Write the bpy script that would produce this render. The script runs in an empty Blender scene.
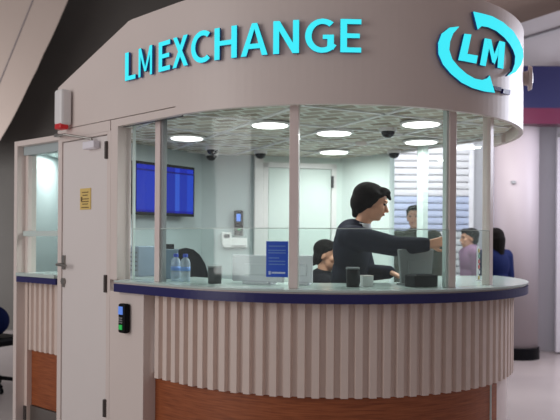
import bpy, bmesh, math, random
from mathutils import Vector, Matrix
random.seed(7)
COL = bpy.context.scene.collection
EYE = 1.419; F = 700.0
R = math.radians

# ------------------------------------------------------------------ camera
cam_d = bpy.data.cameras.new('camera'); cam = bpy.data.objects.new('camera', cam_d); COL.objects.link(cam)
cam.location = (0, 0, EYE)
cam.rotation_euler = (Matrix.Rotation(R(90), 3, 'X') @ Matrix.Rotation(R(0.4), 3, 'Z')).to_euler()
cam_d.sensor_width = 36; cam_d.lens = F/560*36; cam_d.shift_y = 30/560
cam_d.clip_start = .05
cam_d.dof.use_dof = True; cam_d.dof.focus_distance = 4.3; cam_d.dof.aperture_fstop = 2.0
bpy.context.scene.camera = cam

def at(px, py, Y):
    "world point seen at a photo position, at depth Y"
    a = R(-0.4); u = px-280; v = 240-py
    x = u*math.cos(-a) - v*math.sin(-a)*-1*-1; x = u - v*math.tan(R(.4)); z = v + u*math.tan(R(.4))
    return Vector((x*Y/F, Y, EYE + z*Y/F))

# ------------------------------------------------------------------ materials
def lin(c):
    return tuple((v/255/12.92 if v/255 <= .04045 else ((v/255+.055)/1.055)**2.4) for v in c)
def mat(name, rgb, rough=.5, metal=0, vary=.06, scale=14, bump=0, emit=None, es=0, coat=0):
    m = bpy.data.materials.new(name); m.use_nodes = True
    nt = m.node_tree; b = nt.nodes['Principled BSDF']
    c = lin(rgb)
    tc = nt.nodes.new('ShaderNodeTexCoord'); n = nt.nodes.new('ShaderNodeTexNoise')
    n.inputs['Scale'].default_value = scale; n.inputs['Detail'].default_value = 4
    nt.links.new(tc.outputs['Object'], n.inputs['Vector'])
    mx = nt.nodes.new('ShaderNodeMix'); mx.data_type = 'RGBA'
    mx.inputs[6].default_value = (*[v*(1-vary) for v in c], 1); mx.inputs[7].default_value = (*[min(1, v*(1+vary)) for v in c], 1)
    nt.links.new(n.outputs['Fac'], mx.inputs[0]); nt.links.new(mx.outputs[2], b.inputs['Base Color'])
    b.inputs['Roughness'].default_value = rough; b.inputs['Metallic'].default_value = metal
    if coat: b.inputs['Coat Weight'].default_value = coat
    if bump:
        bp = nt.nodes.new('ShaderNodeBump'); bp.inputs['Strength'].default_value = bump; bp.inputs['Distance'].default_value = .01
        nt.links.new(n.outputs['Fac'], bp.inputs['Height']); nt.links.new(bp.outputs['Normal'], b.inputs['Normal'])
    if emit:
        b.inputs['Emission Color'].default_value = (*lin(emit), 1); b.inputs['Emission Strength'].default_value = es
    return m
def glass_mat(name, tint, refl=.10, dirt=0.0, dirtc=(200,220,215)):
    m = bpy.data.materials.new(name); m.use_nodes = True; nt = m.node_tree
    for n in list(nt.nodes):
        if n.type != 'OUTPUT_MATERIAL': nt.nodes.remove(n)
    out = [n for n in nt.nodes if n.type == 'OUTPUT_MATERIAL'][0]
    t = nt.nodes.new('ShaderNodeBsdfTransparent'); t.inputs[0].default_value = (*lin(tint), 1)
    g = nt.nodes.new('ShaderNodeBsdfGlossy'); g.inputs['Roughness'].default_value = .03
    lw = nt.nodes.new('ShaderNodeLayerWeight'); lw.inputs[0].default_value = .5
    pw = nt.nodes.new('ShaderNodeMath'); pw.operation = 'POWER'; pw.inputs[1].default_value = 4; nt.links.new(lw.outputs['Facing'], pw.inputs[0])
    ma = nt.nodes.new('ShaderNodeMath'); ma.operation = 'MULTIPLY_ADD'; ma.inputs[1].default_value = .6; ma.inputs[2].default_value = refl*.3; nt.links.new(pw.outputs[0], ma.inputs[0])
    mx = nt.nodes.new('ShaderNodeMixShader'); nt.links.new(ma.outputs[0], mx.inputs[0])
    nt.links.new(t.outputs[0], mx.inputs[1]); nt.links.new(g.outputs[0], mx.inputs[2])
    last = mx
    if dirt:
        d = nt.nodes.new('ShaderNodeBsdfDiffuse'); d.inputs[0].default_value = (*lin(dirtc), 1)
        m2 = nt.nodes.new('ShaderNodeMixShader'); m2.inputs[0].default_value = dirt
        nt.links.new(mx.outputs[0], m2.inputs[1]); nt.links.new(d.outputs[0], m2.inputs[2]); last = m2
    nt.links.new(last.outputs[0], out.inputs['Surface'])
    return m
M = {}
M['panel'] = mat('painted_panel', (224,211,205), .42, vary=.03, scale=3)
M['door'] = mat('door_paint', (228,220,217), .38, vary=.02, scale=3)
M['post'] = mat('post_paint', (226,210,206), .35)
M['rib'] = mat('corrugated_sheet', (226,208,198), .45, vary=.04)
M['blue'] = mat('blue_band', (26,24,92), .3, vary=.05)
M['slab'] = mat('counter_slab', (225,212,208), .4)
M['top'] = mat('glass_counter_top', (192,206,201), .16, vary=.05, scale=4)
M['glass'] = glass_mat('window_glass', (251,254,253), .06, .003)
M['glass_low'] = glass_mat('screen_glass', (249,253,252), .08, .006)
M['glass_edge'] = mat('glass_edge', (206,220,216), .2)
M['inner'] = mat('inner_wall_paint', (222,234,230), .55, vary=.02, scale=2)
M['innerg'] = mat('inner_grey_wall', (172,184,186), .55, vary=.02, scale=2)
M['black'] = mat('black_plastic', (15,15,19), .45)
M['dgrey'] = mat('dark_grey_plastic', (62,62,66), .5)
M['grey'] = mat('grey_plastic', (140,142,144), .5)
M['lgrey'] = mat('light_grey_plastic', (236,232,240), .5)
M['white'] = mat('white_plastic', (232,230,230), .4)
M['steel'] = mat('brushed_steel', (150,146,142), .35, metal=.9, scale=60)
M['hinge'] = mat('hinge_metal', (90,84,82), .4, metal=.5)
M['red'] = mat('red_lens', (190,20,28), .3, emit=(190,20,28), es=.15)
M['cyan'] = mat('lit_cyan_letter', (60,235,250), .4, emit=(66,234,248), es=1.0, vary=.01)
_b = M['cyan'].node_tree.nodes['Principled BSDF']; _b.inputs['Roughness'].default_value = .8; _b.inputs['Specular IOR Level'].default_value = .1
for _l in list(_b.inputs['Base Color'].links): M['cyan'].node_tree.links.remove(_l)
_b.inputs['Base Color'].default_value = (.01,.12,.15,1)
M['side'] = mat('letter_return', (40,90,170), .4)
M['navy'] = mat('navy_letter', (16,20,110), .4)
M['paper_y'] = mat('yellow_notice', (226,196,120), .7)
M['ink'] = mat('printed_ink', (120,96,60), .7)
M['poster'] = mat('blue_poster', (34,84,200), .45)
M['poster_ink'] = mat('poster_print', (96,138,205), .5)
M['poster_white'] = mat('poster_white_print', (190,210,235), .5)
M['fabric'] = mat('navy_suit', (20,22,38), .85, scale=120)
M['fabric2'] = mat('black_suit', (20,19,25), .85, scale=120)
M['olive'] = mat('olive_jacket', (62,58,48), .85, scale=90)
M['mauve'] = mat('mauve_top', (150,116,142), .8, scale=90)
M['bluec'] = mat('blue_coat', (16,27,70), .8, scale=90)
M['skin'] = mat('skin', (206,150,122), .55, vary=.05, scale=30)
M['hair'] = mat('dark_hair', (15,11,11), .95, vary=.3, scale=90, bump=.5)
M['hair'].node_tree.nodes['Principled BSDF'].inputs['Specular IOR Level'].default_value = .15
M['shirt'] = mat('white_shirt', (222,224,230), .7)
M['eye'] = mat('eye', (30,24,22), .2)
M['lip'] = mat('lip', (160,92,82), .5)
M['chair'] = mat('chair_fabric', (20,21,28), .8, scale=80)
for k_ in ('black','chair','fabric','fabric2','olive','bluec','mauve'): M[k_].node_tree.nodes['Principled BSDF'].inputs['Specular IOR Level'].default_value = .12
M['water'] = glass_mat('bottle_plastic', (225,236,245), .25, .4, (225,235,245))
M['cap'] = mat('blue_cap', (30,70,190), .4)
M['blabel'] = mat('bottle_label', (110,150,220), .5)
M['lamp'] = mat('led_disc', (255,255,255), .4, emit=(255,255,250), es=3.2, vary=0)
M['dome'] = mat('camera_dome', (16,18,26), .12)
M['screen_dark'] = mat('device_screen', (90,130,210), .2, emit=(100,140,230), es=.5)
M['green'] = mat('green_indicator', (40,170,80), .3, emit=(40,190,80), es=.4)

def node_mat(name): 
    m = bpy.data.materials.new(name); m.use_nodes = True; nt = m.node_tree
    return m, nt, nt.nodes['Principled BSDF'], nt.nodes.new('ShaderNodeTexCoord')
def ramp(nt, stops):
    r = nt.nodes.new('ShaderNodeValToRGB'); e = r.color_ramp.elements
    while len(e) > 1: e.remove(e[-1])
    e[0].position = stops[0][0]; e[0].color = (*lin(stops[0][1]), 1)
    for p, c in stops[1:]:
        x = e.new(p); x.color = (*lin(c), 1)
    return r
def wood_mat():
    m, nt, b, tc = node_mat('orange_wood_laminate')
    mp = nt.nodes.new('ShaderNodeMapping'); mp.inputs['Scale'].default_value = (3, 3, 60)
    n = nt.nodes.new('ShaderNodeTexNoise'); n.inputs['Scale'].default_value = 2.2; n.inputs['Detail'].default_value = 6
    r = ramp(nt, [(.3, (130,66,34)), (.55, (158,86,48)), (.75, (174,100,58))])
    nt.links.new(tc.outputs['Object'], mp.inputs[0]); nt.links.new(mp.outputs[0], n.inputs['Vector'])
    nt.links.new(n.outputs['Fac'], r.inputs[0]); nt.links.new(r.outputs[0], b.inputs['Base Color']); b.inputs['Roughness'].default_value = .42
    return m
M['wood'] = wood_mat()
def ceil_mat():
    m, nt, b, tc = node_mat('open_cell_ceiling')
    mp = nt.nodes.new('ShaderNodeMapping'); mp.inputs['Rotation'].default_value = (0, 0, R(27))
    br = nt.nodes.new('ShaderNodeTexBrick'); br.inputs['Scale'].default_value = 1
    br.inputs['Brick Width'].default_value = .16; br.inputs['Row Height'].default_value = .11; br.inputs['Mortar Size'].default_value = .014
    br.offset = .5; br.inputs['Bias'].default_value = -.1
    br.inputs['Color1'].default_value = (*lin((150,136,114)), 1); br.inputs['Color2'].default_value = (*lin((222,214,198)), 1)
    br.inputs['Mortar'].default_value = (*lin((226,226,216)), 1)
    nt.links.new(tc.outputs['Object'], mp.inputs[0]); nt.links.new(mp.outputs[0], br.inputs['Vector'])
    nt.links.new(br.outputs['Color'], b.inputs['Base Color']); b.inputs['Roughness'].default_value = .6
    return m
M['ceil'] = ceil_mat()
def tv_mat():
    m, nt, b, tc = node_mat('rate_screen')
    sp = nt.nodes.new('ShaderNodeSeparateXYZ'); nt.links.new(tc.outputs['Generated'], sp.inputs[0])
    r = ramp(nt, [(0,(26,56,196)),(.30,(26,56,196)),(.32,(44,86,214)),(.46,(44,86,214)),(.48,(20,48,178)),(.64,(20,48,178)),(.66,(50,96,225)),(.72,(50,96,225)),(.74,(24,54,188)),(.86,(24,54,188)),(.88,(30,74,215)),(1,(30,74,215))])
    r.color_ramp.interpolation = 'CONSTANT'
    nt.links.new(sp.outputs['X'], r.inputs[0])
    r2 = ramp(nt, [(0,(90,110,220)),(.05,(255,255,255)),(.86,(255,255,255)),(.87,(150,90,160)),(.90,(150,130,190)),(.91,(200,200,255))])
    r2.color_ramp.interpolation = 'CONSTANT'
    nt.links.new(sp.outputs['Z'], r2.inputs[0])
    mx = nt.nodes.new('ShaderNodeMix'); mx.data_type = 'RGBA'; mx.blend_type = 'MULTIPLY'; mx.inputs[0].default_value = 1
    nt.links.new(r.outputs[0], mx.inputs[6]); nt.links.new(r2.outputs[0], mx.inputs[7])
    nt.links.new(mx.outputs[2], b.inputs['Emission Color']); b.inputs['Emission Strength'].default_value = .75
    b.inputs['Base Color'].default_value = (.005,.005,.02,1); b.inputs['Roughness'].default_value = .6; b.inputs['Specular IOR Level'].default_value = .08
    return m
M['tv'] = tv_mat()
M['floor'] = mat('polished_floor', (190,178,176), .22, vary=.05, scale=2)
M['kfloor'] = mat('kiosk_floor', (120,110,104), .5)
M['hall_ceiling'] = mat('hall_ceiling_paint', (196,172,162), .7, vary=.03, scale=1)
M['soffit'] = mat('hall_soffit_cladding', (180,162,152), .6, vary=.05, scale=1)
M['dark'] = mat('dark_wall_cladding', (74,69,65), .75, vary=.15, scale=1.5)
M['bulk'] = mat('bulkhead_paint', (206,204,214), .5, vary=.03, scale=2)
M['line'] = mat('shadow_gap', (112,108,116), .6)
M['signblue'] = mat('sign_blue', (12,14,62), .4)
M['magenta'] = mat('sign_magenta', (80,4,44), .4)
M['column'] = mat('column_render', (176,166,171), .5, vary=.03, scale=3)
M['slat'] = mat('shutter_slat', (222,218,226), .45)
M['slatb'] = mat('shutter_blue_slat', (188,196,226), .45)

# ------------------------------------------------------------------ mesh helpers
def box(bm, c, s, rz=0, mi=0):
    r = bmesh.ops.create_cube(bm, size=1)
    mt = Matrix.Translation(c) @ Matrix.Rotation(rz, 4, 'Z') @ Matrix.Diagonal((*s, 1))
    bmesh.ops.transform(bm, matrix=mt, verts=r['verts'])
    for v in r['verts']:
        for f in v.link_faces: f.material_index = mi
    return r['verts']
def tube(bm, p0, p1, r0, r1=None, seg=16):
    r1 = r0 if r1 is None else r1
    p0 = Vector(p0); p1 = Vector(p1); d = p1-p0
    r = bmesh.ops.create_cone(bm, cap_ends=True, segments=seg, radius1=r0, radius2=r1, depth=d.length)
    q = Vector((0,0,1)).rotation_difference(d.normalized()).to_matrix().to_4x4()
    bmesh.ops.transform(bm, matrix=Matrix.Translation((p0+p1)/2) @ q, verts=r['verts'])
    return r['verts']
def lathe(bm, prof, c=(0,0,0), seg=24):
    vs = []
    for rad, z in prof:
        vs.append([bm.verts.new((c[0]+rad*math.cos(2*math.pi*k/seg), c[1]+rad*math.sin(2*math.pi*k/seg), c[2]+z)) for k in range(seg)])
    for a, b in zip(vs, vs[1:]):
        for k in range(seg): bm.faces.new((a[k], a[(k+1)%seg], b[(k+1)%seg], b[k]))
    bm.faces.new(vs[0][::-1]); bm.faces.new(vs[-1])
def ell(bm, c, rad, rot=None, seg=24):
    r = bmesh.ops.create_uvsphere(bm, u_segments=seg, v_segments=seg//2+2, radius=1)
    mt = Matrix.Translation(c) @ (rot.to_4x4() if rot else Matrix.Identity(4)) @ Matrix.Diagonal((*rad, 1))
    bmesh.ops.transform(bm, matrix=mt, verts=r['verts'])
def cap(bm, p0, p1, r0, r1=None, seg=14):
    r1 = r0 if r1 is None else r1
    tube(bm, p0, p1, r0, r1, seg)
    ell(bm, p0, (r0,)*3, None, seg); ell(bm, p1, (r1,)*3, None, seg)
def prism(bm, pts, z0, z1):
    a = [bm.verts.new((x, y, z0)) for x, y in pts]; b = [bm.verts.new((x, y, z1)) for x, y in pts]
    bm.faces.new(a[::-1]); bm.faces.new(b)
    for i in range(len(pts)):
        j = (i+1) % len(pts); bm.faces.new((a[i], a[j], b[j], b[i]))
def obj(name, bm, m, parent=None, smooth=False, bevel=0, local=False, kind=None, label=None):
    if parent is not None and not local:
        root = parent
        off = Vector((0,0,0))
        while root: off += root.location; root = root.parent
        bmesh.ops.translate(bm, vec=-off, verts=bm.verts)
    bmesh.ops.recalc_face_normals(bm, faces=bm.faces)
    me = bpy.data.meshes.new(name); bm.to_mesh(me); bm.free()
    ms = m if isinstance(m, (list, tuple)) else [m]
    for k in ms: me.materials.append(M[k])
    if smooth:
        for p in me.polygons: p.use_smooth = True
    o = bpy.data.objects.new(name, me); COL.objects.link(o)
    if parent: o.parent = parent
    if bevel:
        b = o.modifiers.new('bevel', 'BEVEL'); b.width = bevel; b.segments = 2; b.limit_method = 'ANGLE'; b.angle_limit = R(40)
    if kind: o['kind'] = kind
    if label: o['label'] = label
    return o
def thing(name, label, cat, loc=(0,0,0), rz=0, group=None):
    o = bpy.data.objects.new(name, None); COL.objects.link(o); o.location = loc; o.rotation_euler = (0,0,rz)
    o.empty_display_size = .1
    o['label'] = label; o['category'] = cat
    if group: o['group'] = group
    return o
def tag(o, label, cat, group=None):
    o['label'] = label; o['category'] = cat
    if group: o['group'] = group
    return o
def dup(root, loc, rz, label, group=None):
    r = root.copy(); COL.objects.link(r); r.location = loc; r.rotation_euler = (0,0,rz); r['label'] = label
    if group: r['group'] = group
    for ch in list(root.children):
        c = ch.copy(); COL.objects.link(c); c.parent = r
        for g in ch.children:
            d = g.copy(); COL.objects.link(d); d.parent = c
    return r
nb = bmesh.new

# ------------------------------------------------------------------ the kiosk plan
CX, CY = .32, 5.08
PHL = math.asin(-.689)
NX, NY = -.689, -.725
RF = 1.36
def path(u, r):
    if u >= 0:
        ph = PHL + u/RF
        return (CX + r*math.sin(ph), CY - r*math.cos(ph))
    return (CX + r*NX + u*.725, CY + r*NY - u*.689)
def normal(u):
    if u >= 0:
        ph = PHL + u/RF; return Vector((math.sin(ph), -math.cos(ph), 0))
    return Vector((NX, NY, 0))
def u_px(px, r, z=1.4):
    "plan position along the front seen at photo column px"
    lo, hi = -1.6, 2.9
    def f(u):
        x, y = path(u, r); return 280 + (x/y*F + (z-EYE)/y*F*math.tan(R(.4))) - px
    for _ in range(60):
        m = (lo+hi)/2
        if f(m) < 0: lo = m
        else: hi = m
    return (lo+hi)/2
UE = R(105+43.55)*RF
def ring(bm, r0, r1, z0, z1, u0, u1, step=.05, z1b=None):
    us = [u0]
    n = max(1, int(math.ceil((u1-u0)/step)))
    us = [u0 + (u1-u0)*i/n for i in range(n+1)]
    if u0 < 0 < u1: us = sorted(set(us + [0]))
    prev = None
    for u in us:
        zt = z1(u) if callable(z1) else z1
        q = [bm.verts.new((*path(u, r0), z0)), bm.verts.new((*path(u, r1), z0)), bm.verts.new((*path(u, r1), zt)), bm.verts.new((*path(u, r0), zt))]
        if prev:
            for i in range(4):
                j = (i+1) % 4; bm.faces.new((prev[i], prev[j], q[j], q[i]))
        else: bm.faces.new(q)
        prev = q
    bm.faces.new(prev[::-1])
def wallbox(bm, a, b, z0, z1, th=.05):
    "upright slab between plan points a and b"
    a = Vector(a); b = Vector(b); d = (b-a).normalized(); n = Vector((-d.y, d.x))*th/2
    pts = [a-n, b-n, b+n, a+n]
    prism(bm, [(p.x, p.y) for p in pts], z0, z1)

ZF, ZG, ZT = 2.145, 2.192, 2.80       # fascia foot, groove, fascia top
kiosk = thing('exchange_kiosk', 'rounded white currency exchange kiosk with lit cyan lettering, ribbed counter front and glazed windows', 'kiosk', (CX, CY, 0))
def ztop(u):
    if u >= -.472: return ZT
    return ZT - (-.472-u)/(1.36-.472)*.30
bm = nb(); ring(bm, 1.33, RF, ZG+.005, ztop, -1.36, 0); ring(bm, 1.33, RF, ZF, ZT, 0, UE)
bmesh.ops.remove_doubles(bm, verts=bm.verts, dist=.0001)
fascia = obj('fascia', bm, 'panel', kiosk)
bm = nb(); ring(bm, 1.32, RF-.002, ZF, ZG, -.677, 0); obj('lower_trim', bm, 'panel', kiosk)
bm = nb(); ring(bm, 1.30, 1.325, ZF, 2.19, -1.33, 0); obj('backing_panel', bm, 'dgrey', kiosk)
bm = nb(); ring(bm, 1.30, RF, 2.125, ZG, -1.36, -.683); obj('door_header', bm, 'panel', kiosk)

# door in the straight left wall
ul, ur = u_px(57.5, RF), u_px(110, RF)
dl, dr = u_px(61.5, RF), u_px(106, RF)
bm = nb()
ring(bm, 1.28, RF, 0, 2.125, ul, dl-.004); ring(bm, 1.28, RF, 0, 2.125, dr+.004, ur); ring(bm, 1.28, RF, 2.105, 2.125, dl-.004, dr+.004)
dfr = obj('door_frame', bm, 'panel', kiosk, bevel=.003)
bm = nb(); ring(bm, 1.31, RF-.008, .01, 2.10, dl, dr)
door = obj('door', bm, 'door', kiosk, bevel=.003)
def on_wall(u, z, r): 
    p = path(u, r); return Vector((p[0], p[1], z))
WA = math.atan2(-.689, .725)   # direction along the straight wall, left to right
T = Vector((.725, -.689, 0)); N0 = Vector((NX, NY, 0))
for z in (2.0, 1.125, .31):
    bm = nb(); box(bm, on_wall(dr+.006, z, RF+.002), (.022, .02, .115), WA)
    tube(bm, on_wall(dr+.006, z-.055, RF+.012), on_wall(dr+.006, z+.055, RF+.012), .008)
    obj('hinge', bm, 'hinge', door)
uh = u_px(63.5, RF)
bm = nb(); box(bm, on_wall(uh, 1.25, RF-.002), (.035, .012, .10), WA)
tube(bm, on_wall(uh, 1.235, RF), on_wall(uh, 1.235, RF+.05), .011); tube(bm, on_wall(uh, 1.235, RF+.05), on_wall(uh+.12, 1.23, RF+.05), .010, .008)
obj('handle', bm, 'steel', door, smooth=False)
bm = nb(); tube(bm, on_wall(uh, 1.115, RF-.008), on_wall(uh, 1.115, RF+.008), .024); box(bm, on_wall(uh, 1.10, RF-.002), (.02, .012, .05), WA); obj('lock', bm, 'steel', door)
# closer
uc = u_px(93, RF)
bm = nb(); box(bm, on_wall(uc, 2.045, RF+.02), (.14, .05, .05), WA); obj('door_closer', bm, 'lgrey', door, bevel=.006)
bm = nb(); a = on_wall(uc+.02, 2.085, RF+.03); b = on_wall(uc-.16, 2.12, RF+.13); c = on_wall(dl-.01, 2.15, RF+.03)
tube(bm, on_wall(uc+.02, 2.06, RF+.03), a, .010); tube(bm, a, b, .008); tube(bm, b, c, .008); box(bm, c, (.05,.03,.02), WA)
obj('closer_arm', bm, 'steel', door)
# notice
un = u_px(84.5, RF)
bm = nb(); box(bm, on_wall(un, 1.69, RF-.005), (.135, .004, .145), WA)
nt_ = obj('notice', bm, 'paper_y', door)
bm = nb()
for z, w in ((1.735,.08),(1.715,.06),(1.69,.09),(1.672,.09),(1.655,.07),(1.632,.09)): box(bm, on_wall(un, z, RF-.002), (w, .003, .006), WA)
box(bm, on_wall(un-.045, 1.69, RF-.002), (.015,.003,.03), WA)
obj('print', bm, 'ink', nt_)

# pilaster: high part beside the window, low part under the counter
bm = nb(); ring(bm, 1.255, RF, 1.155, ZF, ur+.002, u_px(117, RF)); obj('window_jamb', bm, 'panel', kiosk, bevel=.002)
upr = u_px(144, RF)
bm = nb(); ring(bm, 1.20, RF, 0, 1.083, ur+.002, upr); pil = obj('pilaster', bm, 'panel', kiosk, bevel=.003)

# counter
uL = u_px(114, 1.40)
def curved(name, r0, r1, z0, z1, u0, u1, m, parent=kiosk, bevel=0, label=None):
    bm = nb(); ring(bm, r0, r1, z0, z1, u0, u1); return obj(name, bm, m, parent, bevel=bevel, label=label)
ctr = curved('counter', .74, 1.385, 1.125, 1.144, uL, UE, 'slab')
curved('glass_top', .74, 1.40, 1.144, 1.155, uL, UE, 'top', ctr, label='pale green glass counter top')
curved('edge_band', 1.36, 1.40, 1.083, 1.134, uL, UE, 'blue', ctr, label='dark blue counter edge band')
curved('counter_shelf', .80, 1.30, 1.09, 1.12, u_px(150,1.3), UE, 'slab', ctr)
# corrugated sheet
u0 = u_px(155, 1.285); pitch = .0815
bm = nb(); prof = []
u = u0
while u < UE-.08:
    prof += [(u, 1.281), (u+.030, 1.281), (u+.036, 1.31), (u+.0755, 1.31)]; u += pitch
pr = None
first = None
for (uu, rr) in prof:
    q = [bm.verts.new((*path(uu, 1.27), .565)), bm.verts.new((*path(uu, rr), .565)), bm.verts.new((*path(uu, rr), 1.09)), bm.verts.new((*path(uu, 1.27), 1.09))]
    if pr:
        for i in range(4): bm.faces.new((pr[i], pr[(i+1)%4], q[(i+1)%4], q[i]))
    else: bm.faces.new(q)
    pr = q
bm.faces.new(pr[::-1])
obj('corrugated_panel', bm, 'rib', kiosk)
uw = u_px(498, 1.27)
curved('kickboard', 1.22, 1.268, 0.02, .60, u_px(156,1.27), uw, 'wood', label='orange wood kickboard below the ribs')
curved('end_panel', 1.22, 1.268, 0.02, .60, uw+.002, UE, 'post')

# windows: posts and panes
pp = [u_px(133.5, 1.25)] + [u_px(x, 1.25) for x in (160, 294, 449.5, 487.5)]
pw = [.012, .05, .05, .052, .045, .05]
posts = []
for i, (u, w) in enumerate(zip(pp, pw)):
    c = on_wall(u, 0, 1.25); nrm = normal(u); ang = math.atan2(nrm.y, nrm.x)+math.pi/2
    bm = nb(); box(bm, (c.x, c.y, (1.155+ZF+.05)/2), (w, .05 if w > .02 else .02, ZF+.05-1.155), ang)
    posts.append(obj('window_post', bm, 'post' if w > .02 else 'glass_edge', kiosk, bevel=.002))
    if i in (1, 3):
        bm = nb(); sgn = 1 if i == 1 else -1
        q = on_wall(u+sgn*.035, 0, 1.25); box(bm, (q.x, q.y, (1.155+ZF+.05)/2), (.018, .03, ZF+.05-1.155), ang); obj('glazing_channel', bm, 'grey' if i==1 else 'glass_edge', kiosk)
edges = list(zip(pp, pp[1:]))
for a, b in edges:
    ga, gb = a+.028, b-.028
    curved('window_pane', 1.246, 1.254, 1.156, ZF+.05, ga, gb, 'glass')
    low = curved('lower_screen', 1.264, 1.272, 1.156, 1.482, ga, gb, 'glass_low')
    curved('screen_edge', 1.263, 1.273, 1.482, 1.486, ga, gb, 'glass_edge', low)
# poster on the glass
ua, ub = u_px(266.3, 1.276), u_px(288.2, 1.276)
bm = nb(); ring(bm, 1.274, 1.277, 1.215, 1.412, ua, ub, .03)
po = tag(obj('glass_poster', bm, 'poster'), 'small blue printed notice stuck on the glass left of the middle window post', 'poster')
bm = nb()
for z, f0, f1 in ((1.385,.12,.88),(1.362,.1,.9),(1.348,.1,.9),(1.32,.12,.6),(1.302,.12,.88),(1.285,.12,.88)):
    ring(bm, 1.277, 1.2785, z-.003, z+.003, ua+(ub-ua)*f0, ua+(ub-ua)*f1)
obj('printed_lines', bm, 'poster_ink', po)
bm = nb()
for f0, f1, h in ((.12,.2,.012),(.22,.24,.01),(.27,.88,.006)): ring(bm, 1.277, 1.2785, 1.24-h, 1.24+h*.6, ua+(ub-ua)*f0, ua+(ub-ua)*f1)
obj('printed_footer', bm, 'poster_white', po)

# inner walls
PA, PB, PC, PD, PE_ = (-1.47,5.45), (-.74,6.42), (.60,6.74), (.965,6.33), path(u_px(487.5,1.25),1.25)
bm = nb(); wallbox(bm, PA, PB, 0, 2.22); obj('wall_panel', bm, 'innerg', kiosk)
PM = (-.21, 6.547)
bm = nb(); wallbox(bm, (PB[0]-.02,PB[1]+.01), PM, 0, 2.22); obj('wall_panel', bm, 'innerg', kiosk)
bm = nb(); wallbox(bm, PM, PC, 0, 2.22); obj('wall_panel', bm, 'inner', kiosk)
bm = nb(); wallbox(bm, PC, PD, 0, 2.22); obj('wall_panel', bm, 'inner', kiosk)
bm = nb(); box(bm, (.985,6.30,1.1), (.06,.06,2.2), R(-58)); obj('corner_post', bm, 'inner', kiosk, bevel=.003)
# rear door on the back wall
dvec = (Vector(PC)-Vector(PB)).normalized(); nrm = Vector((dvec.y, -dvec.x)); ra = math.atan2(dvec.y, dvec.x)
def bw(px, off):   # point on the back wall at photo column px
    t0, t1 = 0, 2
    for _ in range(50):
        t = (t0+t1)/2; p = Vector(PB)+dvec*t+nrm*off
        if 280+p.x/p.y*F < px: t0 = t
        else: t1 = t
    return p
a = bw(268, .03); b = bw(330, .03); w = (b-a).length; c = (a+b)/2
bm = nb(); box(bm, (c.x, c.y, 1.06), (w, .03, 2.06), ra); rd = obj('rear_door', bm, 'inner', kiosk, bevel=.002)
bm = nb()
for s in (-1, 1):
    q = c + dvec*s*(w/2+.03); box(bm, (q.x, q.y, 1.08), (.05, .05, 2.12), ra)
box(bm, (c.x, c.y, 2.12), (w+.11, .05, .05), ra); obj('rear_door_frame', bm, 'white', kiosk, bevel=.003)
q = bw(332, .07); zz = at(332, 182, q.y).z
bm = nb(); box(bm, (q.x, q.y, zz), (.018, .03, .11), ra); obj('hinge', bm, 'dgrey', rd)
q = bw(258, .05); bm = nb(); box(bm, (q.x, q.y, 1.1), (.08, .05, 2.2), ra); obj('wall_batten', bm, 'white', kiosk, bevel=.003)
# rear glass with low wall, posts
for a, b in (((1.0,6.28), (1.505,5.0)), ((1.505,5.0), PE_)):
    bm = nb(); wallbox(bm, a, b, 0, 1.0, .06); obj('rear_low_wall', bm, 'inner', kiosk)
    bm = nb(); wallbox(bm, a, b, 1.0, 2.2, .008); obj('rear_glass', bm, 'glass', kiosk)
for px in (422.5,):
    q = at(px, 200, 5.72); bm = nb(); box(bm, (q.x, q.y, 1.6), (.07, .06, 1.2), R(-58)); obj('rear_post', bm, 'glass_edge', kiosk, bevel=.004)
# ceiling
pts = [path(u/20, 1.325) for u in range(-27, int(UE*20)+1)] + [(1.57,5.5), (1.02,6.40), (.62,6.80), (-.78,6.50), (-1.50,6.40), (-1.66,5.30)]
pts = [path(-1.36, 1.295)] + [path(u/20, 1.295) for u in range(-27, int(UE*20)+1)] + pts[-6:]
bm = nb(); prism(bm, pts, 2.205, 2.25); kc = obj('kiosk_ceiling', bm, 'ceil', kiosk)
bm = nb()
d1 = Vector((math.cos(R(27)), math.sin(R(27)))); d2 = Vector((-d1.y, d1.x))
for dd, ee, n in ((d1, d2, 7), (d2, d1, 7)):
    for k in range(-n, n+1):
        o_ = Vector((.1,5.4)) + ee*k*.6
        # clip to the ceiling outline
        def inside(p):
            c = False; L = len(pts)
            for i in range(L):
                x1,y1 = pts[i]; x2,y2 = pts[i-1]
                if (y1>p.y) != (y2>p.y) and p.x < (x2-x1)*(p.y-y1)/(y2-y1)+x1: c = not c
            return c
        ts = [t/50 for t in range(-150,151) if inside(o_+dd*t/50)]
        if len(ts) > 4: 
            a, b = o_+dd*ts[1], o_+dd*ts[-2]; wallbox(bm, a, b, 2.197, 2.206, .03)
obj('ceiling_bars', bm, 'white', kc)
curved('rear_fascia', 1.30, 1.33, ZF, 2.25, UE-.3, UE, 'panel')
# floor of the kiosk
bm = nb(); prism(bm, [path(u/20, 1.21) for u in range(-20, int(UE*20)+1)] + pts[-6:-1], .0, .012); obj('kiosk_floor', bm, 'kfloor', kiosk)

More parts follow.
